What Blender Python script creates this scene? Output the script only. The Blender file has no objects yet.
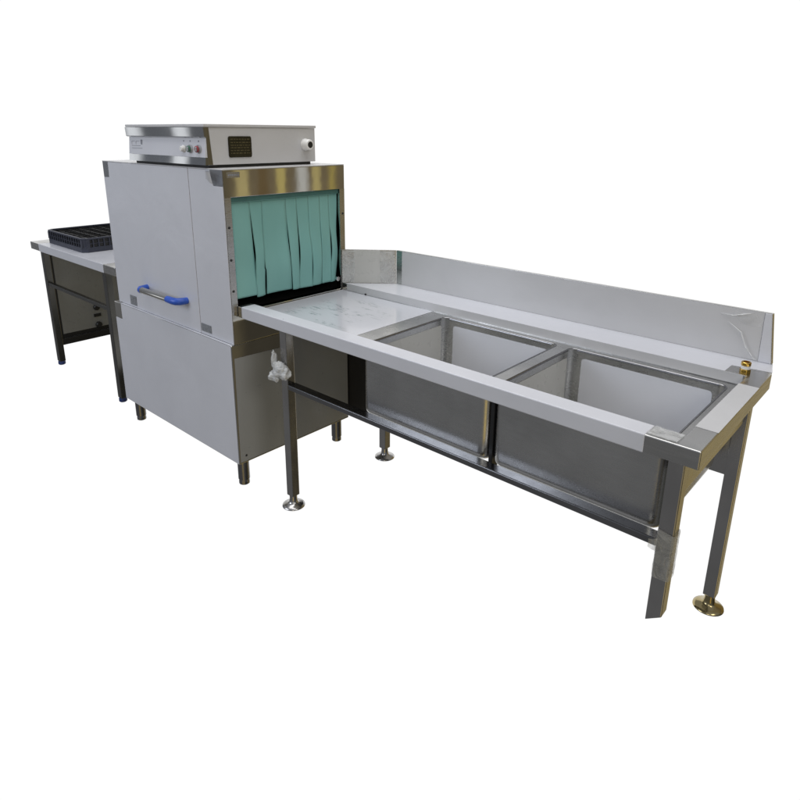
import bpy, bmesh, math, random
from mathutils import Vector, Matrix, noise
random.seed(7)
R = math.radians
scene = bpy.context.scene
COL = scene.collection

# ------------------------------------------------------------------ materials
def lk(nt, a, b): nt.links.new(a, b)

def base_mat(name):
    m = bpy.data.materials.new(name); m.use_nodes = True
    nt = m.node_tree; bs = nt.nodes['Principled BSDF']
    return m, nt, bs

def ramp(nt, src, stops, interp='LINEAR'):
    r = nt.nodes.new('ShaderNodeValToRGB'); r.color_ramp.interpolation = interp
    e = r.color_ramp.elements
    e[0].position, e[0].color = stops[0][0], (*stops[0][1], 1)
    e[1].position, e[1].color = stops[-1][0], (*stops[-1][1], 1)
    for p, c in stops[1:-1]:
        n = e.new(p); n.color = (*c, 1)
    lk(nt, src, r.inputs[0]); return r

def noise_node(nt, scale, detail=3, stretch=(1, 1, 1), rough=.5, dist=0, rot=(0, 0, 0)):
    tc = nt.nodes.new('ShaderNodeTexCoord'); mp = nt.nodes.new('ShaderNodeMapping')
    mp.inputs['Scale'].default_value = stretch; mp.inputs['Rotation'].default_value = rot
    n = nt.nodes.new('ShaderNodeTexNoise')
    n.inputs['Scale'].default_value = scale; n.inputs['Detail'].default_value = detail
    n.inputs['Roughness'].default_value = rough; n.inputs['Distortion'].default_value = dist
    lk(nt, tc.outputs['Object'], mp.inputs[0]); lk(nt, mp.outputs[0], n.inputs['Vector'])
    return n

def bump(nt, bs, src, strength, dist=.002, prev=None):
    b = nt.nodes.new('ShaderNodeBump'); b.inputs['Strength'].default_value = strength
    b.inputs['Distance'].default_value = dist
    lk(nt, src, b.inputs['Height'])
    if prev: lk(nt, prev.outputs[0], b.inputs['Normal'])
    lk(nt, b.outputs[0], bs.inputs['Normal']); return b

def steel(name, col=(.56, .555, .54), rough=.27, var=.12, grain=(3, 3, 28), bstr=.02, wav=.12):
    m, nt, bs = base_mat(name)
    bs.inputs['Metallic'].default_value = 1
    n1 = noise_node(nt, 4, 5, grain); n2 = noise_node(nt, 5, 3)
    rr = ramp(nt, n1.outputs['Fac'], [(.3, (rough - var*.5,)*3), (.7, (rough + var*.5,)*3)])
    lk(nt, rr.outputs[0], bs.inputs['Roughness'])
    c2 = tuple(c*.86 for c in col)
    cr = ramp(nt, n2.outputs['Fac'], [(.35, c2), (.65, col)])
    lk(nt, cr.outputs[0], bs.inputs['Base Color'])
    b = bump(nt, bs, n1.outputs['Fac'], bstr, .0004)
    bump(nt, bs, n2.outputs['Fac'], wav, .004, b)
    return m

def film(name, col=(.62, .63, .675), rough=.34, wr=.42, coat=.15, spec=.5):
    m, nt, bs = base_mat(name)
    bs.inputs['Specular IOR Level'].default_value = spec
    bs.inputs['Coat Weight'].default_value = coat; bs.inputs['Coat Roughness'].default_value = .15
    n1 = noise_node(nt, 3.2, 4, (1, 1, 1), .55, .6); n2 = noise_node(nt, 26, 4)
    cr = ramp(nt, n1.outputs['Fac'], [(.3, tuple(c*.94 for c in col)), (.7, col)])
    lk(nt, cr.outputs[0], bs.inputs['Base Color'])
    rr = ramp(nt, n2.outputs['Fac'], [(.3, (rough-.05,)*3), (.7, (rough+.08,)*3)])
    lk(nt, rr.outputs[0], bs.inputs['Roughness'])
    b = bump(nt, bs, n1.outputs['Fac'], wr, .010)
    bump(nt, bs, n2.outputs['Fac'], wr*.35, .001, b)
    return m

def plain(name, col, rough=.45, metal=0, nscale=20, amt=.15, b=.1):
    m, nt, bs = base_mat(name)
    bs.inputs['Metallic'].default_value = metal; bs.inputs['Roughness'].default_value = rough
    n = noise_node(nt, nscale, 4)
    cr = ramp(nt, n.outputs['Fac'], [(.3, tuple(c*(1-amt) for c in col)), (.7, tuple(min(1, c*(1+amt)) for c in col))])
    lk(nt, cr.outputs[0], bs.inputs['Base Color'])
    bump(nt, bs, n.outputs['Fac'], b, .001); return m

M = {}
M['steel'] = steel('brushed_steel')
M['mirror'] = steel('bright_rolled_steel', (.60, .59, .56), .035, .02, (2, 2, 2), .01, .05)
M['tube'] = steel('steel_tube', (.52, .51, .50), .24, .12, (8, 8, 3), .03, .15)
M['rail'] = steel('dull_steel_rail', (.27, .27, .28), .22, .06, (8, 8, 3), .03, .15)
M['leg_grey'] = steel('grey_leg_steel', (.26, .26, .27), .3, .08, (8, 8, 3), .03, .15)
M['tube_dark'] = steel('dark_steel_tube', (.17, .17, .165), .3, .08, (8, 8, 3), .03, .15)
M['trim'] = steel('polished_trim', (.56, .57, .58), .035, .02, (2, 2, 2), .01, .03)
M['bowl'] = steel('pressed_steel', (.62, .62, .61), .28, .06, (5, 5, 22), .02, .10)
M['film'] = film('white_protective_film')
M['film_grey'] = film('grey_protective_film', (.56, .56, .57), .34)
M['film_shaded'] = film('shaded_protective_film', (.37, .38, .385), .32, .3)  # darker copy of the white film, the side's shade put into its colour
M['film_bowl'] = film('bowl_protective_film', (.68, .69, .73), .38, .15)
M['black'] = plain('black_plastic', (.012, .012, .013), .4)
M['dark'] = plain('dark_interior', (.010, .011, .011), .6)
M['blue'] = plain('blue_plastic', (.030, .10, .50), .35, amt=.08)
M['bluecap'] = plain('dark_blue_plastic', (.02, .04, .16), .4)
M['white'] = plain('white_plastic', (.78, .78, .77), .35, amt=.04)
M['green'] = plain('green_plastic', (.05, .13, .09), .3)
M['red'] = plain('red_plastic', (.30, .05, .06), .3)
M['chrome'] = plain('polished_chrome', (.62, .62, .62), .14, 1, amt=.05)
M['brass'] = plain('brass', (.62, .40, .09), .22, 1, amt=.15)
M['rack'] = plain('navy_plastic', (.032, .036, .055), .42)
M['sticker'] = plain('grey_sticker', (.20, .21, .22), .4, 0, 90, .35)
M['patch'] = steel('bare_steel_patch', (.40, .41, .43), .3, .1)
M['ink'] = plain('grey_ink', (.25, .26, .29), .6)
M['display'] = plain('display_glass', (.013, .012, .007), .12, 0, 30, .3, .02)
M['display_ink'] = plain('display_ink', (.075, .062, .028), .4)
M['foot_yellow_lit'] = steel('yellow_lit_steel', (.46, .38, .20), .16, .08)  # foot steel with the yellow light on it put into the colour
M['film_dark'] = film('dull_grey_film', (.25, .26, .265), .3, .3)  # even dark grey film for the end panel

m, nt, bs = base_mat('green_rubber_curtain')
n1 = noise_node(nt, 5, 4, (1, 1, .35)); n2 = noise_node(nt, 150, 3)
cr = ramp(nt, n1.outputs['Fac'], [(.3, (.19, .42, .395)), (.7, (.23, .48, .45))])
lk(nt, cr.outputs[0], bs.inputs['Base Color']); bs.inputs['Roughness'].default_value = .5
b = bump(nt, bs, n1.outputs['Fac'], .35, .01); bump(nt, bs, n2.outputs['Fac'], .1, .0006, b)
M['curtain'] = m
M['curtain_dark'] = plain('dark_green_rubber', (.05, .14, .13), .45)

# worktop film with smudged printing
m, nt, bs = base_mat('printed_protective_film')
bs.inputs['Roughness'].default_value = .2; bs.inputs['Coat Weight'].default_value = .4; bs.inputs['Coat Roughness'].default_value = .1
n1 = noise_node(nt, 55, 3, (.55, 2.2, 1), .6, .5, (0, 0, R(8)))
n2 = noise_node(nt, 8, 3, (1, 3.0, 1), .5, 0, (0, 0, R(8)))
tc = nt.nodes.new('ShaderNodeTexCoord')
a = ramp(nt, n1.outputs['Fac'], [(.50, (0, 0, 0)), (.60, (1, 1, 1))]); c = ramp(nt, n2.outputs['Fac'], [(.50, (0, 0, 0)), (.60, (1, 1, 1))])
mul = nt.nodes.new('ShaderNodeMath'); mul.operation = 'MULTIPLY'; lk(nt, a.outputs[0], mul.inputs[0]); lk(nt, c.outputs[0], mul.inputs[1])
# printing stays away from the sheet's margins
sp = nt.nodes.new('ShaderNodeSeparateXYZ'); lk(nt, tc.outputs['Generated'], sp.inputs[0])
def margin(out):
    r_ = ramp(nt, out, [(0, (0, 0, 0)), (.10, (0, 0, 0)), (.2, (1, 1, 1)), (.78, (1, 1, 1)), (.9, (0, 0, 0)), (1, (0, 0, 0))]); return r_
mx, my = margin(sp.outputs[0]), margin(sp.outputs[1])
m1 = nt.nodes.new('ShaderNodeMath'); m1.operation = 'MULTIPLY'; lk(nt, mx.outputs[0], m1.inputs[0]); lk(nt, my.outputs[0], m1.inputs[1])
m2 = nt.nodes.new('ShaderNodeMath'); m2.operation = 'MULTIPLY'; lk(nt, mul.outputs[0], m2.inputs[0]); lk(nt, m1.outputs[0], m2.inputs[1])
m3 = nt.nodes.new('ShaderNodeMath'); m3.operation = 'MULTIPLY'; lk(nt, m2.outputs[0], m3.inputs[0]); m3.inputs[1].default_value = .75
mix = nt.nodes.new('ShaderNodeMix'); mix.data_type = 'RGBA'
lk(nt, m3.outputs[0], mix.inputs['Factor']); mix.inputs[6].default_value = (.56, .57, .615, 1); mix.inputs[7].default_value = (.22, .27, .27, 1)
lk(nt, mix.outputs[2], bs.inputs['Base Color'])
n3 = noise_node(nt, 5, 3); bump(nt, bs, n3.outputs['Fac'], .2, .006)
M['print'] = m

# clear crumpled plastic
def clear(name, alpha, col=(.75, .76, .76)):
    m, nt, bs = base_mat(name)
    bs.inputs['Base Color'].default_value = (*col, 1)
    bs.inputs['Roughness'].default_value = .18; bs.inputs['Specular IOR Level'].default_value = .8
    n = noise_node(nt, 16, 5, (1, 1, 1), .6, 1.6)
    rr = ramp(nt, n.outputs['Fac'], [(.35, (alpha*.55,)*3), (.6, (min(1, alpha*1.3),)*3)])
    lk(nt, rr.outputs[0], bs.inputs['Alpha'])
    bump(nt, bs, n.outputs['Fac'], .8, .012)
    return m
M['clear'] = clear('crumpled_clear_plastic', .38)
M['wrap'] = clear('greyish_clear_plastic', .5, (.42, .41, .37))  # clear plastic in a darker greyish tone
M['faint'] = clear('thin_clear_film', .2)
M['clear2'] = clear('cloudy_plastic_bag', .62)

# ------------------------------------------------------------------ helpers
def box(bm, x0, x1, y0, y1, z0, z1):
    vs = [bm.verts.new((x, y, z)) for z in (z0, z1) for y in (y0, y1) for x in (x0, x1)]
    for f in ((0, 2, 3, 1), (4, 5, 7, 6), (0, 1, 5, 4), (2, 6, 7, 3), (0, 4, 6, 2), (1, 3, 7, 5)):
        bm.faces.new([vs[i] for i in f])

def prism(bm, pts, z0, z1, fn=None):
    fn = fn or (lambda a, b, c: (a, b, c))
    lo = [bm.verts.new(fn(a, b, z0)) for a, b in pts]; hi = [bm.verts.new(fn(a, b, z1)) for a, b in pts]
    bm.faces.new(lo[::-1]); bm.faces.new(hi)
    n = len(pts)
    for i in range(n): bm.faces.new((lo[i], lo[(i+1) % n], hi[(i+1) % n], hi[i]))

def rings(bm, rr, cap0=True, cap1=True):
    L = [[bm.verts.new(p) for p in r] for r in rr]; n = len(rr[0])
    for a, b in zip(L, L[1:]):
        for i in range(n): bm.faces.new((a[i], a[(i+1) % n], b[(i+1) % n], b[i]))
    if cap0: bm.faces.new(L[0][::-1])
    if cap1: bm.faces.new(L[-1])

def lathe(bm, c, prof, axis='z', n=28):
    rr = []
    for r, h in prof:
        ring = []
        for i in range(n):
            a = 2*math.pi*i/n; u, w = r*math.cos(a), r*math.sin(a)
            ring.append({'z': (c[0]+u, c[1]+w, c[2]+h), 'x': (c[0]+h, c[1]+u, c[2]+w), 'y': (c[0]+w, c[1]+h, c[2]+u)}[axis])
        rr.append(ring)
    rings(bm, rr)

def rrect(x0, x1, y0, y1, z, r, n=6):
    out = []
    for cx, cy, a0 in ((x1-r, y1-r, 0), (x0+r, y1-r, 90), (x0+r, y0+r, 180), (x1-r, y0+r, 270)):
        for k in range(n+1):
            a = R(a0 + 90*k/n); out.append((cx+r*math.cos(a), cy+r*math.sin(a), z))
    return out

def origin(p):
    o = Vector((0, 0, 0))
    while p is not None: o += p.location; p = p.parent
    return o

def obj(name, bm, mat, parent=None, bev=0, smooth=False, label=None, seg=2, base=None):
    bmesh.ops.recalc_face_normals(bm, faces=bm.faces)
    o0 = origin(parent) if parent else Vector(base or (0, 0, 0))
    for v in bm.verts: v.co -= o0
    me = bpy.data.meshes.new(name); bm.to_mesh(me); bm.free()
    o = bpy.data.objects.new(name, me); COL.objects.link(o)
    if parent: o.parent = parent
    else: o.location = o0
    me.materials.append(M[mat])
    if smooth:
        for p in me.polygons: p.use_smooth = True
    if bev:
        md = o.modifiers.new('bevel', 'BEVEL'); md.width = bev; md.segments = seg
        md.limit_method = 'ANGLE'; md.angle_limit = R(40); md.harden_normals = False
    if label: o['label'] = label
    return o

def thing(name, label, cat, loc, group=None):
    o = bpy.data.objects.new(name, None); COL.objects.link(o); o.location = loc
    o.empty_display_size = .1
    o['label'] = label; o['category'] = cat
    if group: o['group'] = group
    return o

def B(*boxes):
    bm = bmesh.new()
    for b in boxes: box(bm, *b)
    return bm

def autosmooth(o, ang=35):
    me = o.data
    bm = bmesh.new(); bm.from_mesh(me)
    for f in bm.faces: f.smooth = True
    for e in bm.edges:
        if len(e.link_faces) == 2 and e.calc_face_angle(0) > R(ang): e.smooth = False
    bm.to_mesh(me); bm.free()

# ================================================================== DISHWASHER
XM, YM = .0375, -.0308
DW = thing('dishwasher', 'tall boxy conveyor dishwasher with green strip curtain and white film on its front', 'dishwasher', (-.5, .3, 0))
# lower cabinet
LX0 = XM-1.10
o = obj('lower_cabinet', B((LX0, XM, YM-.014, YM+.668, .132, .700)), 'mirror', DW, .003)
# film on cabinet front (kept off the top left corner)
bm = bmesh.new()
prism(bm, [(LX0+.002, .136), (XM-.003, .136), (XM-.003, .6985), (-.985, .6985), (-.985, .612), (LX0+.002, .612)], YM-.0150, YM-.0142, lambda a, b, c: (a, c, b))
obj('front_film', bm, 'film', DW)
obj('ledge_film', B((-.985, XM-.004, YM-.0142, YM-.001, .7002, .7008)), 'film', DW)
# film on the right side of the cabinet, cut lower near the front
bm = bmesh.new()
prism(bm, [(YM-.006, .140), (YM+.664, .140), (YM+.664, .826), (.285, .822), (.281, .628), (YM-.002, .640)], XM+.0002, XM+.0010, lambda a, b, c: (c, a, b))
obj('side_film', bm, 'film_shaded', DW)
# right side skirt between cabinet and opening
UX0 = XM-1.07
OY0, OY1, OZ0, OZ1 = .003, .600, .842, 1.322
YB = YM+.662
def upper():
    bm = bmesh.new()
    X0, X1, Y0, Y1, Z0, Z1 = UX0, XM, YM+.004, YB, .7002, 1.430
    v = lambda *p: bm.verts.new(p)
    a = [v(X0, Y0, Z0), v(X0, Y1, Z0), v(X0, Y1, Z1), v(X0, Y0, Z1)]
    b = [v(X1, Y0, Z0), v(X1, Y1, Z0), v(X1, Y1, Z1), v(X1, Y0, Z1)]
    c = [v(X1, OY0, OZ0), v(X1, OY1, OZ0), v(X1, OY1, OZ1), v(X1, OY0, OZ1)]
    d = [v(X1-.03, p.co.y, p.co.z) for p in c]
    bm.faces.new(a)
    for i in range(4):
        j = (i+1) % 4
        bm.faces.new((a[i], a[j], b[j], b[i])); bm.faces.new((b[i], b[j], c[j], c[i])); bm.faces.new((c[i], c[j], d[j], d[i]))
    return bm
obj('upper_body', upper(), 'mirror', DW, .0015)
# dark tunnel behind the curtain
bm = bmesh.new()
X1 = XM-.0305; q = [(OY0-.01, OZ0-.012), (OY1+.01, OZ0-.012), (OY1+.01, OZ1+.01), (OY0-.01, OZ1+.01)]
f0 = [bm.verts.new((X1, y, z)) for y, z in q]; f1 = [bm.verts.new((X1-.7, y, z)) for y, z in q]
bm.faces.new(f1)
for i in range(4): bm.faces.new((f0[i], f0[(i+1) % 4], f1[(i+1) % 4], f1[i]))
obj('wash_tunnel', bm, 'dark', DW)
# top lid sheet
obj('top_cover', B((UX0, XM, YM, YB, 1.4302, 1.434)), 'film_grey', DW, .001)
# inner curtain rail and bottom roller
obj('curtain_rail', B((XM-.020, XM-.006, OY0+.002, OY1-.002, 1.302, 1.3215)), 'curtain_dark', DW, .002)
for yy in (OY1-.018,):
    bm = bmesh.new(); lathe(bm, (XM-.012, yy, .892), [(.006, -.012), (.011, -.012), (.011, .012), (.006, .012)], 'x', 16)
    obj('roller_bearing', bm, 'chrome', DW)
# front panels
PZ0, PZ1 = .7015, 1.4295
DL, DR = -.818, -.219
bm = bmesh.new(); prism(bm, [(UX0+.001, PZ0), (DL-.0015, PZ0), (DL-.0015, PZ1), (UX0+.062, PZ1), (UX0+.060, 1.355), (UX0+.001, 1.352)], YM+.0005, YM+.0036, lambda a, b, c: (a, c, b))
obj('side_panel', bm, 'film', DW, .0008)
bm = bmesh.new(); prism(bm, [(DR+.003, PZ0), (XM-.001, PZ0), (XM-.001, 1.366), (-.032, 1.366), (-.050, 1.408), (-.050, PZ1), (DR+.003, PZ1)], YM+.0005, YM+.0036, lambda a, b, c: (a, c, b))
obj('side_panel', bm, 'film', DW, .0008)
obj('corner_plate', B((UX0, UX0+.061, YM+.0018, YM+.0038, 1.353, 1.430)), 'patch', DW)
obj('corner_plate', B((-.051, XM-.0002, YM+.0018, YM+.0038, 1.3665, 1.430)), 'patch', DW)
# curled up flap of film at the top right corner
bm = bmesh.new()
g = []
for i in range(9):
    t = i/8; row = []
    for j in range(5):
        s = j/4
        row.append(bm.verts.new((-.078+.062*t, YM-.002-.022*math.sin(t*2.2)*(1-.5*s), 1.425-.034*s*(1-.2*t)-.02*t*s+.004*math.sin(5*t))))
    g.append(row)
for i in range(8):
    for j in range(4): bm.faces.new((g[i][j], g[i+1][j], g[i+1][j+1], g[i][j+1]))
obj('film_flap', bm, 'film_grey', DW, smooth=True)
door = obj('door', B((DL, DR, YM-.0008, YM+.0036, PZ0, PZ1)), 'film', DW, .0012, label='wide flat lifting door with blue ended handle')
# handle
def tube(bm, pts, r, n=14, sx=1):
    rr = []
    for i, p in enumerate(pts):
        p = Vector(p); a = Vector(pts[max(0, i-1)]); b = Vector(pts[min(len(pts)-1, i+1)])
        t = (b-a).normalized(); u = t.cross(Vector((0, 0, 1)))
        if u.length < .1: u = t.cross(Vector((0, 1, 0)))
        u.normalize(); w = u.cross(t)
        k = r[i] if isinstance(r, (list, tuple)) else r
        rr.append([tuple(p+u*k*sx*math.cos(2*math.pi*j/n)+w*k*math.sin(2*math.pi*j/n)) for j in range(n)])
    rings(bm, rr)
HZ = .835; hy = YM-.050
bm = bmesh.new(); tube(bm, [(-.655, hy, HZ), (-.37, hy, HZ)], .0155)
obj('handle_bar', bm, 'mirror', door, smooth=False); autosmooth(bpy.data.objects['handle_bar'])
for s, xa, xb in ((-1, -.735, -.775), (1, -.455, -.330)):
    bm = bmesh.new()
    if s < 0: pts = [(-.648, hy, HZ), (-.664, hy+.001, HZ), (-.677, hy+.008, HZ), (-.683, hy+.024, HZ), (-.690, YM, HZ)]
    else: pts = [(-.405, hy, HZ), (-.36, hy-.001, HZ), (-.335, hy+.004, HZ), (-.322, hy+.016, HZ), (-.318, hy+.032, HZ), (-.316, YM, HZ)]
    tube(bm, pts, [.0160]+[.0168]*(len(pts)-3)+[.016, .015], 16)
    obj('handle_grip', bm, 'blue', door); 
    autosmooth(COL.objects[-1], 50)
# small stickers with grey writing
def sticker(x0, x1, z0, z1, parent=DW):
    s = obj('sticker', B((x0, x1, YM-.0016, YM-.0009, z0, z1)), 'sticker', parent)
    w = x1-x0; bs_ = []
    for k in range(4):
        zz = z1-(k+.8)*(z1-z0)/4.6
        x = x0+.006
        while x < x1-.012:
            l = random.uniform(.006, .016); bs_.append((x, min(x+l, x1-.005), YM-.0022, YM-.0017, zz, zz+.004)); x += l+.004
    obj('sticker_writing', B(*bs_), 'ink', s)
sticker(-.893, -.826, .712, .762)
sticker(-.209, -.130, .716, .752)
# screws on the side columns
for y, z in ((-.014, 1.202), (-.015, 1.068), (-.014, .936), (.618, 1.206), (-.006, .167)):
    bm = bmesh.new(); lathe(bm, (XM+.001, y, z), [(.0055, 0), (.0055, .0015), (.003, .003)], 'x', 12)
    obj('screw', bm, 'black', DW)
for ya, yb in ((YM+.0045, OY0-.0005), (OY1+.0005, YB-.0005)):
    obj('jamb', B((XM+.0002, XM+.0009, ya, yb, .845, 1.3215)), 'steel', DW)
# name plate
pl = obj('name_plate', B((XM+.0002, XM+.0010, -.010, .052, 1.400, 1.422)), 'steel', DW)
bs_ = []; y = -.004
for l in (.006, .004, .005, .005, .004, .005, .002, .004, .005):
    bs_.append((XM+.0011, XM+.0015, y, y+l, 1.407, 1.415)); y += l+.0016
obj('plate_writing', B(*bs_), 'ink', pl)
obj('plate_border', B((XM+.0011, XM+.0015, -.008, .050, 1.4195, 1.4205), (XM+.0011, XM+.0015, -.008, .050, 1.4015, 1.4025)), 'ink', pl)
# feet
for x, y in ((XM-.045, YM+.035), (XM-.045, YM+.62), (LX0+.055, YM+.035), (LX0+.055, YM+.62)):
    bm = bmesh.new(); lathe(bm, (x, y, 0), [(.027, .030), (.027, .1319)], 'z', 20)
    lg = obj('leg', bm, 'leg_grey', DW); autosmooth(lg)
    bm = bmesh.new(); lathe(bm, (x, y, 0), [(.018, 0), (.025, .005), (.025, .018), (.022, .0299)], 'z', 12)
    ft = obj('leg_foot', bm, 'leg_grey', lg)
# curtain
CXc = XM-.016
BY = [lambda z: OY0+.001+.004*math.sin((1.3-z)*8), lambda z: .102+.010*min(1, (1.276-z)/.22) if z < 1.276 else .102, lambda z: .168-(.004 if z > 1 else 0), lambda z: .293+.016*max(0, (1.256-z)/.37)**1.6,
      lambda z: .353+.003*math.sin((1.26-z)*9), lambda z: .421+.004*max(0, 1.14-z)*4, lambda z: .489-.003*max(0, 1.1-z)*4, lambda z: .545+.004*math.sin(max(0, 1.17-z)*14),
      lambda z: OY1-.004-.007*math.sin(max(0, 1.25-z)*12)**2-.010*max(0, 1.0-z)*6]
SL = [None, (1.276, 1.035, .014, .72), (1.080, .84, .012, .75), (1.256, .86, .008, .7), (1.265, .925, .011, .45), (1.143, .88, .0055, .5), (1.117, .87, .0055, .5), (1.173, .975, .012, .5), None]
bott = [.896, .886, .888, .884, .882, .884, .884, .882]
tilt = [.004, -.010, .006, -.009, .009, -.006, .007, -.009]
def lens(i, z):
    if SL[i] is None: return 0
    t0, t1, w, pk_ = SL[i]; w *= .55
    if z >= t0 or z <= t1: return 0
    t = (t0-z)/(t0-t1)
    return w*math.sin(math.pi*.5*(t/pk_ if t < pk_ else (1-t)/(1-pk_)))
bm = bmesh.new()
g = []
for i in range(33):
    y = OY0+.002+(OY1-OY0-.004)*i/32; row = []
    for k in range(3): row.append(bm.verts.new((CXc+.005-.0025*k, y, 1.3205-.011*k)))
    g.append(row)
for i in range(32):
    for k in range(2): bm.faces.new((g[i][k], g[i+1][k], g[i+1][k+1], g[i][k+1]))
cur = obj('curtain', bm, 'curtain', DW, smooth=True, label='green rubber strip curtain hanging in the opening')
NZ = 48
for s_ in range(8):
    bm = bmesh.new(); g = []
    zt, zb = 1.2985, bott[s_]
    tl = SL[s_][0] if SL[s_] else 1.276; tr = SL[s_+1][0] if SL[s_+1] else 1.173
    for k in range(NZ+1):
        z = zt+(zb-zt)*k/NZ
        y0 = BY[s_](z)+lens(s_, z)*.5; y1 = BY[s_+1](z)-lens(s_+1, z)*.5
        # below a slit that closes again the strips overlap a little
        if SL[s_+1] and z < SL[s_+1][1]: y1 += .004*min(1, (SL[s_+1][1]-z)*12)
        fl, fr = min(1, max(0, tl-z)*5), min(1, max(0, tr-z)*5)
        row = []
        for j in range(9):
            t = j/8; y = y0+(y1-y0)*t; d = max(0, 1.29-z)
            x = CXc + .006*math.sin(y*15+1)*d*2 + .012*math.exp(-((z-1.02)/.12)**2)*math.exp(-((y-.40)/.2)**2)
            x += .4*tilt[s_]*((t-.5)*2)*(fl if t < .5 else fr) + .005*math.sin(t*math.pi)*max(fl, fr)*(1 if s_ % 2 else -.3)
            x += .002*math.sin(z*23+s_*2.1)*min(1, d*4)
            row.append(bm.verts.new((min(x, XM+.012), y, z)))
        g.append(row)
    for k in range(NZ):
        for j in range(8): bm.faces.new((g[k][j], g[k][j+1], g[k+1][j+1], g[k+1][j]))
    st = obj('curtain_strip', bm, 'curtain', cur, smooth=True)
    md = st.modifiers.new('thick', 'SOLIDIFY'); md.thickness = .0022; md.offset = -1

# control box on top
HX0, HX1, HY0, HY1 = -.722, -.062, -.0315, .545
cb = obj('control_box', B((HX0+.004, HX1-.002, HY0+.006, HY1, 1.446, 1.594)), 'mirror', DW, .001, label='flat control box on top with buttons on its front')
obj('box_plinth', B((HX0+.02, HX1-.015, HY0+.02, HY1-.02, 1.434, 1.4458)), 'black', cb)
obj('box_lid', B((HX0-.004, HX1+.003, HY0-.006, HY1+.004, 1.5945, 1.606)), 'film_grey', cb, .002)
bm = bmesh.new(); prism(bm, [(HY0-.008, 1.5938), (HY0+.0058, 1.5938), (HY0+.0058, 1.556), (HY0+.001, 1.552), (HY0-.005, 1.556)], HX0-.006, HX1+.002, lambda a, b, c: (c, a, b))
obj('front_trim', bm, 'trim', cb, .0008)
bm = bmesh.new(); prism(bm, [(HY0+.0058, 1.552), (HY0+.0048, 1.552), (HY0-.0035, 1.476), (HY0+.0058, 1.476)], HX0+.0045, HX1-.0025, lambda a, b, c: (c, a, b))
fp = obj('front_film', bm, 'film', cb)
bm = bmesh.new(); prism(bm, [(HY0+.0058, 1.4755), (HY0-.0030, 1.4755), (HY0-.0060, 1.446), (HY0+.0058, 1.446)], HX0+.004, HX1-.001, lambda a, b, c: (c, a, b))
obj('front_trim', bm, 'trim', cb)
bm = bmesh.new(); prism(bm, [(-.012, 1.5935), (HY1-.002, 1.5935), (HY1-.002, 1.447), (-.002, 1.447)], HX1-.0019, HX1-.0010, lambda a, b, c: (c, a, b))
obj('side_film', bm, 'film_grey', cb)
# grey printed marks at the left of the front
zf = lambda z: HY0+.0048-(1.552-z)/(.076)*.0083
bs_ = []
for x0, x1, z0, z1 in ((-.690, -.662, 1.532, 1.5335), (-.690, -.6885, 1.515, 1.532), (-.650, -.620, 1.532, 1.5335), (-.651, -.6495, 1.515, 1.532), (-.605, -.590, 1.515, 1.540), (-.690, -.605, 1.5125, 1.514), (-.690, -.59, 1.502, 1.5035)):
    bs_.append((x0, x1, zf((z0+z1)/2)-.0010, zf((z0+z1)/2)+.0004, z0, z1))
for x in (-.232, -.181, -.117): bs_.append((x-.004, x+.004, zf(1.540)-.0010, zf(1.540)+.0004, 1.536, 1.542))
obj('front_writing', B(*bs_[:7]), 'ink', cb)
for q_ in bs_[7:]: obj('button_mark', B(q_), 'ink', cb)
for x, mt, rad in ((-.228, 'white', .011), (-.176, 'green', .013), (-.112, 'red', .013)):
    y = zf(1.508)
    bm = bmesh.new(); lathe(bm, (x, y-.001, 1.508), [(rad+.004, 0), (rad+.004, -.004), (rad+.001, -.007)], 'y', 24)
    bz = obj('button_ring', bm, 'white' if mt == 'white' else 'chrome', cb); autosmooth(bz)
    bm = bmesh.new(); lathe(bm, (x, y-.0079, 1.508), [(rad, 0), (rad, -.006), (rad*.8, -.009)], 'y', 24)
    bt = obj('button', bm, mt, cb); autosmooth(bt)
    if mt != 'white':
        bt2 = obj('button_grip', B((x+.001, x+.012, y-.022, y-.0171, 1.499, 1.517)), 'chrome', cb, .002)
# display
bm = bmesh.new()
pts = [(p[0], p[1]) for p in rrect(.074, .188, 1.474, 1.559, 0, .008, 5)]
prism(bm, pts, HX1-.0009, HX1+.0022, lambda a, b, c: (c, a, b))
ds = obj('display', bm, 'display', cb, .0006)
bs_ = []
for k, z in enumerate((1.545, 1.532, 1.521, 1.511, 1.500, 1.489)):
    y = .084
    while y < .176:
        l = random.uniform(.004, .016); bs_.append((HX1+.0023, HX1+.0026, y, min(y+l, .180), z, z+.004)); y += l+.004
obj('display_writing', B(*bs_), 'display_ink', cb)
# cable gland
bm = bmesh.new(); lathe(bm, (HX1-.001, .485, 1.522), [(.027, 0), (.027, .008), (.024, .012), (.024, .030), (.021, .036), (.015, .037), (.013, .030)], 'x', 12)
gl = obj('cable_gland', bm, 'white', cb); autosmooth(gl, 40)
bm = bmesh.new(); lathe(bm, (HX1+.028, .485, 1.522), [(.0152, 0), (.0152, .0075), (.012, .009)], 'x', 20)
obj('gland_plug', bm, 'black', cb)

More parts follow.
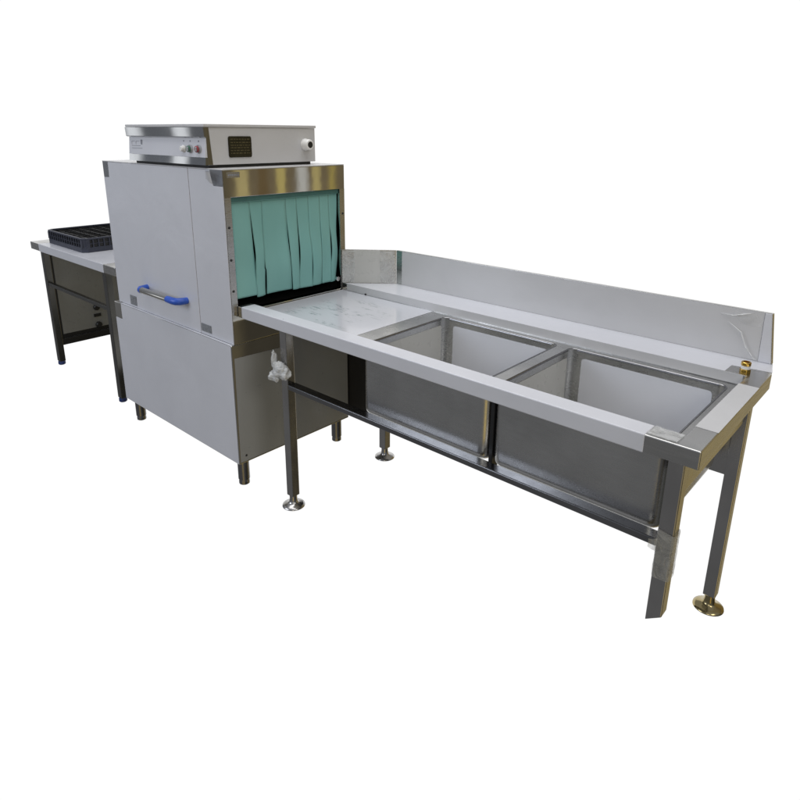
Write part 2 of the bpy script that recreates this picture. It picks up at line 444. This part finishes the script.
# ================================================================== SINK TABLE
L = 1.899; H = .87; D = .035; ZD = H-D; X0 = .0405; YS, YBK = .604, .770
ST = thing('sink_table', 'long steel table with two deep sink bowls, upstand and round flanged feet', 'sink table', (.97, .38, 0))
bm = bmesh.new()
prism(bm, [(X0, 0), (L, 0), (L, .668), (1.877, .785), (.250, .785), (X0, .619), (X0, YS), (1.843, YS), (1.843, .067), (X0, .067)], .821, H)
obj('tabletop_rim', bm, 'steel', ST, .003)
obj('worktop', B((X0, .6975, .0672, YS-.0002, ZD-.012, ZD)), 'steel', ST, .001)
obj('worktop_film', B((X0+.004, .615, .0676, YS-.001, ZD+.0001, ZD+.0008)), 'print', ST)
bm = bmesh.new(); box(bm, .066, 1.768, -.0009, .0671, .8203, .8709)
obj('rim_film', bm, 'film', ST, .003, label='white film sleeve along the front rim')
obj('rim_film', B((1.8435, 1.8985, .132, .522, .8701, .8708)), 'film_grey', ST)
bm = bmesh.new(); prism(bm, [(.062, .6045), (1.782, .6045), (1.784, .674), (1.896, .688), (1.879, .7693), (.252, .7693)], .8701, .8708)
obj('back_strip_film', bm, 'film', ST)
obj('step_film', B((.075, 1.835, YS-.0010, YS-.0002, ZD+.003, .8706)), 'film_grey', ST)
# upstand
XZ = lambda a, b, c: (a, c, b)
bm = bmesh.new(); prism(bm, [(.250, H+.0002), (1.877, H+.0002), (1.855, 1.035), (.250, 1.035)], YBK, YBK+.015, XZ)
obj('upstand', bm, 'steel', ST, .0015)
bm = bmesh.new(); prism(bm, [(.286, H+.0015), (1.835, H+.0015), (1.832, 1.0335), (.286, 1.0335)], YBK-.0009, YBK-.0002, XZ)
obj('upstand_film', bm, 'film_grey', ST)
bm = bmesh.new(); prism(bm, [(1.8365, H+.0015), (1.874, H+.0015), (1.853, 1.0335), (1.8335, 1.0335)], YBK-.0040, YBK-.0002, XZ)
obj('end_film', bm, 'film', ST, .001)
# angled return of the upstand beside the machine
A = Vector((X0+.001, .604)); Bv = Vector((.2495, .770)); dv = (Bv-A); nv = Vector((-dv.y, dv.x)).normalized()
def diag(t0, t1, o0, o1, z0, z1):
    bm = bmesh.new(); p = A+dv*t0; q_ = A+dv*t1
    prism(bm, [tuple(p+nv*o0), tuple(q_+nv*o0), tuple(q_+nv*o1), tuple(p+nv*o1)], z0, z1); return bm
obj('upstand_return', diag(0, 1, 0, .012, H+.0002, 1.0345), 'steel', ST, .001)
obj('return_film', diag(.22, .70, -.001, -.0002, H+.002, 1.033), 'film_shaded', ST, label='plain film square on the angled return')
M['film_shaded2'] = film('beige_protective_film', (.55, .55, .53), .3, .08)
COL.objects[-1].data.materials[0] = M['film_shaded2']
def crumple(P, U, V, nu, nv_, amp, nrm, sc=30, seed=0):
    bm = bmesh.new(); g = []
    P, U, V, nrm = Vector(P), Vector(U), Vector(V), Vector(nrm)
    for i in range(nu+1):
        row = []
        for j in range(nv_+1):
            s, t = i/nu, j/nv_
            p = P+U*s+V*t
            e = noise.noise(p*sc+Vector((seed, 0, 0)))
            row.append(bm.verts.new(p+nrm*(amp*(.5+e)+.0012)+U*.04*noise.noise(p*14+Vector((0, seed, 0)))*(1 if 0 < i < nu else .5)))
        g.append(row)
    for i in range(nu):
        for j in range(nv_): bm.faces.new((g[i][j], g[i+1][j], g[i+1][j+1], g[i][j+1]))
    return bm
n3 = (-nv.x, -nv.y, 0)
for t0, t1, sd in ((.02, .24, 3), (.70, .97, 9)):
    p = A+dv*t0; u = dv*(t1-t0)
    obj('crumpled_film', crumple((p.x, p.y, H+.003), (u.x, u.y, 0), (0, 0, .158), 10, 14, .006, n3, 25, sd), 'clear', ST, smooth=True)
obj('crumpled_film', crumple((1.772, .004, H+.0012), (.070, 0, 0), (0, .056, 0), 14, 10, .004, (0, 0, 1), 40, 2), 'clear', ST, smooth=True)
obj('crumpled_film', crumple((1.768, YBK-.002, .985), (.066, 0, 0), (-.022, 0, .040), 14, 10, .006, (0, -1, 0), 30, 5), 'faint', ST, smooth=True)
# curled film edges
for pts in ([(1.735, YBK-.006, .985), (1.775, YBK-.010, .960), (1.795, YBK-.012, .915), (1.822, YBK-.010, .880), (1.835, YBK-.004, .875)],
            [(1.705, YBK-.004, 1.010), (1.745, YBK-.009, 1.010), (1.780, YBK-.012, 1.022), (1.80, YBK-.006, 1.028)]):
    bm = bmesh.new(); tube(bm, pts, [.0008, .0020, .0024, .002, .001][:len(pts)-1]+[.0008], 8); obj('film_curl', bm, 'clear2', ST, smooth=True)

# deck and bowls
W1, W2 = (.706, 1.230), (1.281, 1.806); YF, YK = .077, .571
XL, XR = .6977, 1.8428
def deck():
    bm = bmesh.new()
    mid = (W1[1]+W2[0])/2
    for (a, b), (c0, c1) in ((W1, (XL, mid)), (W2, (mid, XR))):
        inner = rrect(a, b, YF, YK, ZD, .022, 6)
        outs = [(c1, YS-.0012), (c0, YS-.0012), (c0, .0672), (c1, .0672)]
        vi = [bm.verts.new(p) for p in inner]; n = 7
        vo = [bm.verts.new((x, y, ZD)) for x, y in outs]
        for k in range(4):
            for j in range(n-1): bm.faces.new((vo[k], vi[k*n+j], vi[k*n+j+1]))
            e = vi[k*n+n-1]; s = vi[((k+1) % 4)*n]
            bm.faces.new((vo[k], e, s, vo[(k+1) % 4]))
    return bm
obj('sink_deck', deck(), 'steel', ST)
def bowl(a, b, oa, ob):
    bm = bmesh.new(); zb = .560; r = .034; rb = .030
    def stack(off, up):
        a_, b_ = (a, b) if up else (oa+off, ob-off)
        S = []
        tot = [(ZD+.0006 if up else ZD-.002, 0)]
        tot += [(zb+rb-off, 0)]
        for k in range(1, 7):
            t = R(90*k/6); tot.append((zb+rb-off-rb*math.sin(t)*1.0+0, rb*(1-math.cos(t))))
        for z, ins in tot:
            S.append(rrect(a_-off+ins, b_+off-ins, YF-off+ins, YK+off-ins, z, max(.004, r+off-ins*.6), 6))
        return S
    inn = stack(0, True); out = stack(.0015, False)
    rr = out[::-1]+inn
    rings(bm, rr, True, True)
    return bm
for (a, b), oa, ob, lab in ((W1, .7045, 1.2635, 'left sink bowl nearer the worktop'), (W2, 1.2795, 1.8085, 'right sink bowl at the table end')):
    bo = obj('sink_bowl', bowl(a, b, oa, ob), 'bowl', ST, label=lab); autosmooth(bo, 22)
    # rolled lip
    bm = bmesh.new(); ring0 = rrect(a-.003, b+.003, YF-.003, YK+.003, ZD+.0012, .024, 6); ring1 = rrect(a+.001, b-.001, YF+.001, YK-.001, ZD+.0016, .021, 6); ring2 = rrect(a+.0014, b-.0014, YF+.0014, YK-.0014, ZD-.006, .021, 6)
    L3 = [[bm.verts.new(p) for p in r_] for r_ in (ring0, ring1, ring2)]
    for p_, q_ in zip(L3, L3[1:]):
        for i in range(len(p_)): bm.faces.new((p_[i], p_[(i+1) % len(p_)], q_[(i+1) % len(p_)], q_[i]))
    obj('bowl_lip', bm, 'rail', bo, smooth=True)
    # film squares stuck on the inside walls
    pt = [(p[0], p[1]) for p in rrect(a+.045, b-.040, .606, .806, 0, .012, 4)]
    bm = bmesh.new(); prism(bm, pt, YK-.0016, YK-.0008, XZ); obj('wall_film', bm, 'film_bowl', bo)
    pt = [(p[0], p[1]) for p in rrect(YF+.045, YK-.024, .606, .805, 0, .012, 4)]
    bm = bmesh.new(); prism(bm, pt, a+.0008, a+.0016, lambda p, q_, c: (c, p, q_)); fo = obj('wall_film', bm, 'film_bowl', bo); fo.data.materials[0] = M['film_shaded2']
    bm = bmesh.new(); prism(bm, pt, b-.0016, b-.0008, lambda p, q_, c: (c, p, q_)); obj('wall_film', bm, 'film_bowl', bo)
    bm = bmesh.new(); lathe(bm, ((a+b)/2, .32, .5605), [(.045, 0), (.045, .003), (.030, .002)], 'z', 28); obj('drain', bm, 'chrome', bo)
# frame below
def leg(name_loc, x0, y0, z0, foot=True, slant=None, w=.040, parent=ST, z1=.8205):
    bm = bmesh.new(); box(bm, x0, x0+w, y0, y0+w, z0, z1)
    if slant:
        for v in bm.verts:
            if v.co.z < z0+.001 and v.co.x > x0+w/2: v.co.z = slant
    lg = obj('leg', bm, 'tube', parent, .003)
    if foot:
        c = (x0+w/2, y0+w/2, 0)
        bm = bmesh.new(); lathe(bm, c, [(.046, 0), (.050, .003), (.049, .007), (.040, .012), (.026, .017), (.019, .024), (.017, .040), (.017, .062)], 'z', 32)
        f = obj('leg_foot', bm, 'foot_yellow_lit' if foot == 'bright' else 'tube', lg); autosmooth(f, 60)
    return lg
leg(0, .284, .0247, .055)
leg(0, .284, .612, .055)
leg(0, 1.8222, .0247, .333, False, .362)
leg(0, 1.829, .610, .055, 'bright')
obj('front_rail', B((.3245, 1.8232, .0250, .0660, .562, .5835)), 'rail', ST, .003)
obj('bowl_gap_filler', B((1.2645, 1.2785, .088, .605, .545, .815)), 'black', ST, .002)  # black filler added to keep the gap between the bowls dark
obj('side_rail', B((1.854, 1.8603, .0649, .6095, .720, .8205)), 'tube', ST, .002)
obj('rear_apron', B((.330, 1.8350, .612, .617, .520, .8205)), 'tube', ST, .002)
obj('dark_backdrop', B((-.090, .2835, .6405, .6445, .190, .8205)), 'black', ST, .002)  # added dark sheet, stands in for dark background between machine and sink
# rail along the bottom between left legs (short, dark)
# tap connector on the rear corner
c = (1.832, .632, H)
bm = bmesh.new(); lathe(bm, c, [(.0160, .0001), (.0160, .010), (.0145, .0135)], 'z', 6); tp = obj('tap_connector', bm, 'brass', ST, .001)
bm = bmesh.new(); lathe(bm, c, [(.013, .0137), (.013, .024)], 'z', 24); obj('connector_ring', bm, 'white', tp); 
bm = bmesh.new(); lathe(bm, c, [(.0135, .0242), (.0142, .026), (.0142, .034), (.0125, .036), (.009, .0355), (.009, .028)], 'z', 24); o = obj('connector_thread', bm, 'brass', tp); autosmooth(o)
# small bolt heads on worktop step
bm = bmesh.new(); lathe(bm, (.205, YS-.004, ZD+.0045), [(.004, .003), (.004, -.002)], 'y', 10); obj('bolt', bm, 'black', ST)
# rim marks: small dark dimple on film
bm = bmesh.new(); lathe(bm, (.335, .0095, .8709), [(.0025, 0), (.0023, .0006)], 'z', 10); obj('bolt', bm, 'ink', ST)

# loose plastic on the legs
def blob(name, label, cat, c, parts, mat, seed):
    bm = bmesh.new()
    for (dx, dy, dz, rx, ry, rz) in parts:
        r0 = bmesh.ops.create_icosphere(bm, subdivisions=4, radius=1)
        for v in r0['verts']:
            p = v.co.copy()
            d = 1+.42*noise.noise(p*1.7+Vector((seed+dx*60, 0, 0)))+.22*abs(noise.noise(p*4.3+Vector((0, seed, 0))))
            v.co = Vector((c[0]+1.2*(dx+p.x*rx*d), c[1]+dy+p.y*ry*d, c[2]+1.2*(dz+p.z*rz*d)))
    o = obj(name, bm, mat, None, smooth=True, base=c)
    o['label'] = label; o['category'] = cat
    return o
blob('plastic_knot', 'crumpled white plastic bag scrap knotted round the left front table leg', 'plastic scrap', (.297, .004, .648),
     [(.006, 0, .0, .030, .020, .026), (.026, .004, -.004, .026, .018, .022), (-.026, -.002, -.030, .026, .016, .016), (-.022, .0, .030, .010, .010, .030), (-.004, -.002, .008, .018, .016, .022)], 'clear2', 3)
# film wrapped round the right front leg
bm = bmesh.new(); rr = []
for k in range(24):
    t = k/23; z = .615-.14*t
    ring = []
    for p in rrect(1.8235-.002, 1.8635+.002, .0247-.002, .0647+.002, 0, .005, 4):
        q_ = Vector((p[0], p[1], z)); w = noise.noise(q_*45)*.0014+.0006
        d = Vector((q_.x-1.8435, q_.y-.0447, 0)).normalized()
        zz = z+.010*noise.noise(Vector((q_.x*30, q_.y*30, 2)))+(q_.x-1.8435)*(-.25)*(1-t)
        ring.append((q_.x+d.x*w, q_.y+d.y*w, zz))
    rr.append(ring)
rings(bm, rr, False, False)
# the torn tail reaching over the rail end
g = []
for i in range(12):
    row = []
    for j in range(8):
        s, t = i/11, j/7
        p = Vector((1.827-.020*s, .018-.004*s, .594-.040*t*(1-.4*s)-.008*s))
        p += Vector((0, -1, 0))*(.003+.006*noise.noise(p*60))
        row.append(bm.verts.new(p))
    g.append(row)
for i in range(11):
    for j in range(7): bm.faces.new((g[i][j], g[i+1][j], g[i+1][j+1], g[i][j+1]))
o = obj('plastic_wrap', bm, 'wrap', None, smooth=True, base=(1.8435, .0447, .47))
o['label'] = 'torn clear film wrapped round the right front leg of the sink table'; o['category'] = 'plastic film'

# ================================================================== OUTFEED TABLE
OT = thing('outfeed_table', 'small steel side table left of the dishwasher with blue tipped legs', 'table', (-1.72, .3, 0))
TX0, TX1, TY1 = -2.330, -1.090, .62
obj('tabletop', B((TX0, TX1, -.010, TY1, .822, .870)), 'steel', OT, .003)
bm = bmesh.new(); box(bm, -2.185, -1.232, -.0109, .60, .8212, .8708)
obj('tabletop_film', bm, 'film', OT, .002)
obj('tabletop_film', B((-1.2315, -1.095, .060, .60, .8702, .8708)), 'film', OT)
for x, y in ((-2.285, .028), (-1.352, .028), (-2.285, .56), (-1.352, .56)):
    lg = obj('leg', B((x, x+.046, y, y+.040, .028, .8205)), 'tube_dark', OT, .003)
    bm = bmesh.new(); lathe(bm, (x+.022, y+.02, 0), [(.019, 0), (.024, .005), (.024, .020), (.022, .0278)], 'z', 18)
    obj('foot_cap', bm, 'bluecap', lg)
obj('front_rail', B((-2.2385, -1.3525, .031, .056, .572, .596)), 'tube_dark', OT, .003)
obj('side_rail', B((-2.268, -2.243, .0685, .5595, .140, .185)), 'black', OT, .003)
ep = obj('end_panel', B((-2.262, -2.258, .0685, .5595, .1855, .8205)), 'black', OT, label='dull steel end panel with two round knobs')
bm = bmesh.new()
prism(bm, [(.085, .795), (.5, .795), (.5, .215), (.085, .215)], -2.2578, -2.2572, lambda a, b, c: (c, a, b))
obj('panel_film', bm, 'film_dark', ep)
for z in (.362, .232):
    bm = bmesh.new(); lathe(bm, (-2.2571, .330, z), [(.022, 0), (.022, .012), (.016, .020)], 'x', 18); k = obj('knob', bm, 'black', ep); autosmooth(k)
obj('switch', B((-2.2571, -2.250, .305, .355, .292, .314)), 'black', ep, .002)

# ================================================================== DISH RACK
RK = thing('dish_rack', 'dark blue plastic open grid dish rack on the small side table', 'dish rack', (-1.91, .30, .871))
rx0, rx1, ry0, ry1, rz0, rz1 = -2.190, -1.628, .052, .575, .8712, .958
def ringbox(bm, x0, x1, y0, y1, z0, z1, t, c):
    def cp(x0, x1, y0, y1, c): return [(x0+c, y0), (x1-c, y0), (x1, y0+c), (x1, y1-c), (x1-c, y1), (x0+c, y1), (x0, y1-c), (x0, y0+c)]
    o_ = cp(x0, x1, y0, y1, c); i_ = cp(x0+t, x1-t, y0+t, y1-t, c)
    V_ = [[bm.verts.new((*p, z)) for p in ps] for ps, z in ((o_, z0), (o_, z1), (i_, z1), (i_, z0))]
    n = 8
    for a, b in ((0, 1), (1, 2), (2, 3), (3, 0)):
        for k in range(n): bm.faces.new((V_[a][k], V_[a][(k+1) % n], V_[b][(k+1) % n], V_[b][k]))
bm = bmesh.new()
ringbox(bm, rx0, rx1, ry0, ry1, rz0, rz0+.030, .012, .028)
ringbox(bm, rx0, rx1, ry0, ry1, rz1-.010, rz1, .012, .028)
obj('rack_frame', bm, 'rack', RK, .0015)
n = 14
zA, zB = rz0+.0301, rz1-.0101
for side in range(4):
    bm = bmesh.new(); ax = side % 2
    a0, a1 = ((rx0, rx1), (ry0, ry1))[ax]
    lim = ((ry0, ry1), (rx0, rx1))[ax][side//2]; sg = 1 if side < 2 else -1
    def put(u0, u1, d0, d1, z0, z1):
        p, q_ = sorted((lim+sg*d0, lim+sg*d1))
        if ax == 0: box(bm, u0, u1, p, q_, z0, z1)
        else: box(bm, p, q_, u0, u1, z0, z1)
    for k in range(n+1):
        u = a0+.03+(a1-a0-.06)*k/n; w = .012 if k in (0, n) else .0035
        put(u-w, u+w, .001, .0074, zA, zB)
    put(a0+.026, a1-.026, .0035, .0072, rz0+.050, rz0+.054)
    wl = obj('rack_wall', bm, 'rack', RK)
    bm = bmesh.new(); put(a0+.026, a1-.026, .0075, .0105, zA, zB); obj('dark_backing', bm, 'black', wl)  # black sheet added so the wall openings look dark
for cx_, cy_, sx, sy in ((rx0, ry0, 1, 1), (rx1, ry0, -1, 1), (rx0, ry1, 1, -1), (rx1, ry1, -1, -1)):
    bm = bmesh.new()
    prism(bm, [(cx_+sx*.002, cy_+sy*.026), (cx_+sx*.026, cy_+sy*.002), (cx_+sx*.031, cy_+sy*.007), (cx_+sx*.007, cy_+sy*.031)], rz0+.0302, rz1-.0102)
    obj('corner_post', bm, 'rack', RK)
bm = bmesh.new()
for k in range(1, 8):
    x = rx0+(rx1-rx0)*k/8; box(bm, x-.0015, x+.0015, ry0+.012, ry1-.012, rz0+.012, rz1-.012)
    y = ry0+(ry1-ry0)*k/8; box(bm, rx0+.0121, rx1-.0121, y-.0015, y+.0015, rz0+.0121, rz1-.0121)
obj('rack_divider', bm, 'black', RK)
bm = bmesh.new()
for k in range(23):
    x = rx0+.016+(rx1-rx0-.036)*k/22; box(bm, x, x+.005, ry0+.0122, ry1-.0122, rz0+.001, rz0+.006)
    y = ry0+.016+(ry1-ry0-.036)*k/22; box(bm, rx0+.0123, rx1-.0123, y, y+.005, rz0+.0062, rz0+.010)
obj('rack_base', bm, 'black', RK)

# ================================================================== LIGHT
world = bpy.data.worlds.new('World'); scene.world = world; world.use_nodes = True
nt = world.node_tree; bg = nt.nodes['Background']
N = nt.nodes
def mth(op, a, b=None, c=None, clamp=False):
    n = N.new('ShaderNodeMath'); n.operation = op; n.use_clamp = clamp
    for i, v_ in enumerate((a, b, c)):
        if v_ is None: continue
        if isinstance(v_, (int, float)): n.inputs[i].default_value = v_
        else: lk(nt, v_, n.inputs[i])
    return n.outputs[0]
def smooth(x, a, b):      # 0 at a, 1 at b
    n = N.new('ShaderNodeMapRange'); n.interpolation_type = 'SMOOTHSTEP'
    n.inputs['From Min'].default_value = a; n.inputs['From Max'].default_value = b
    if a > b:
        n.inputs['From Min'].default_value = b; n.inputs['From Max'].default_value = a
        n.inputs['To Min'].default_value = 1; n.inputs['To Max'].default_value = 0
    lk(nt, x, n.inputs[0]); return n.outputs[0]
def mixc(f, a, b):
    n = N.new('ShaderNodeMix'); n.data_type = 'RGBA'
    if isinstance(f, (int, float)): n.inputs['Factor'].default_value = f
    else: lk(nt, f, n.inputs['Factor'])
    for i, v_ in ((6, a), (7, b)):
        if isinstance(v_, tuple): n.inputs[i].default_value = (*v_, 1)
        else: lk(nt, v_, n.inputs[i])
    return n.outputs[2]
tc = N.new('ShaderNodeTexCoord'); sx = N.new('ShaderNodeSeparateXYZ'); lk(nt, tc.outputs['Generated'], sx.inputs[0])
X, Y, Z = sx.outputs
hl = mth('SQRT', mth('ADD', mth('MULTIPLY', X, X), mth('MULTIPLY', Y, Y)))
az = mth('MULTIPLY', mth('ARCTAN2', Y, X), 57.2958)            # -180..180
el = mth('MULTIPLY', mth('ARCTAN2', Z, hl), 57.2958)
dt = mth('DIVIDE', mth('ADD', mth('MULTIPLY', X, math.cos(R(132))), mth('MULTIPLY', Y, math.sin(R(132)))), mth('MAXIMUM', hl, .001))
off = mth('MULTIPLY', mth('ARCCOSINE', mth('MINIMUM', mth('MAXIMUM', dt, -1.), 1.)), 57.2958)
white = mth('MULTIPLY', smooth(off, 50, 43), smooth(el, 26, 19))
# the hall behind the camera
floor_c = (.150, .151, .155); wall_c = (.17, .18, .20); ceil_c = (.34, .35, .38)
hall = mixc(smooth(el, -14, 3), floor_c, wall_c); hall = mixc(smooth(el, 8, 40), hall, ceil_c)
# warm right hand side; dark sector and streaks added to reflect in the steel
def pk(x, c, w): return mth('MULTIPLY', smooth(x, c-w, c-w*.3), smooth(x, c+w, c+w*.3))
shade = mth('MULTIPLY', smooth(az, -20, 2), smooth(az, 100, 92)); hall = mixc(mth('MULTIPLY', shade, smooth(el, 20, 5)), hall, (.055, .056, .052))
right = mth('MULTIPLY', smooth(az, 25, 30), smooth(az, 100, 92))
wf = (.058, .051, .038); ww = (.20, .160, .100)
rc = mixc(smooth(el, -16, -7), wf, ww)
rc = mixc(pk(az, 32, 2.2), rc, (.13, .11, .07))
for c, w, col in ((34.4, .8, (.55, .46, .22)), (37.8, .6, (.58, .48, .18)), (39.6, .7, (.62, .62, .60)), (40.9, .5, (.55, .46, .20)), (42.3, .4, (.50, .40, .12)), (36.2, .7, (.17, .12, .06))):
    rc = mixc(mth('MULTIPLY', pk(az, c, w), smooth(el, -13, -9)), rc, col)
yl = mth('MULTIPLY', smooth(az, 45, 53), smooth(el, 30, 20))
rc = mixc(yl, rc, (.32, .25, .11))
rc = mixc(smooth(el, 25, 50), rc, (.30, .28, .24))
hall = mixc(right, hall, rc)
# gold strip added to glint on bowl corners; window / lamp stripes for box trims
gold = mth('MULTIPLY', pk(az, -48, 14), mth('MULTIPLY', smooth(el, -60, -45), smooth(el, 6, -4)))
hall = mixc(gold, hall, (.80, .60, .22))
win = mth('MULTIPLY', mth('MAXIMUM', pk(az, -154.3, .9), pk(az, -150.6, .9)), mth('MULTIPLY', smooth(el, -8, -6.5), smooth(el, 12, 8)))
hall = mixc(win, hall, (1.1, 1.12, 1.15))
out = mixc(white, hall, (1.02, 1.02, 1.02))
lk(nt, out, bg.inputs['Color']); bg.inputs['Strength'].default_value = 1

def area(name, loc, target, size, power, col):
    ld = bpy.data.lights.new(name, 'AREA'); ld.shape = 'RECTANGLE'; ld.size, ld.size_y = size; ld.energy = power; ld.color = col
    o = bpy.data.objects.new(name, ld); COL.objects.link(o); o.location = loc
    o.rotation_euler = (Vector(target)-Vector(loc)).to_track_quat('-Z', 'Y').to_euler(); return o
area('ceiling_lamp', (.3, .1, 4.2), (.3, .3, .8), (3.5, 2.5), 88, (1, .99, .98))
area('hall_lamp', (-1.9, -4.2, 2.6), (-.8, 0, .9), (2.6, 2.0), 74, (.82, .88, 1))
area('table_fill', (3.4, -3.2, 2.4), (1.5, .2, .85), (1.4, 1.0), 13, (1, .97, .84))  # unseen warm fill light added for the table's right end
area('side_lamp', (4.6, -.9, 3.0), (.0, .3, 1.0), (1.6, 1.2), 26, (1, .95, .86))

# ================================================================== CAMERA
cd = bpy.data.cameras.new('camera'); cam = bpy.data.objects.new('camera', cd); COL.objects.link(cam)
F, CX, CY, YAW, PIT, ROLL = 626.201, 392.7448, 321.7498, .7372, -.2932, .0064
cy_, sy_ = math.cos(YAW), math.sin(YAW); cp_, sp_ = math.cos(PIT), math.sin(PIT)
fw = Vector((-sy_*cp_, cy_*cp_, sp_)); rt = Vector((cy_, sy_, 0)); up = rt.cross(fw)
r2 = rt*math.cos(ROLL)+up*math.sin(ROLL); u2 = -rt*math.sin(ROLL)+up*math.cos(ROLL)
mt = Matrix((r2, u2, -fw)).transposed().to_4x4(); mt.translation = (2.2445, -1.4508, 1.5769)
cam.matrix_world = mt
cd.sensor_width = 36; cd.lens = F/800*36; cd.shift_x = (400-CX)/800; cd.shift_y = (CY-400)/800
cd.clip_end = 200; cd.clip_start = .02
scene.camera = cam
scene.render.resolution_x = scene.render.resolution_y = 1024
scene.view_settings.view_transform = 'Standard'; scene.view_settings.look = 'None'
scene.view_settings.exposure = 0; scene.view_settings.gamma = 1
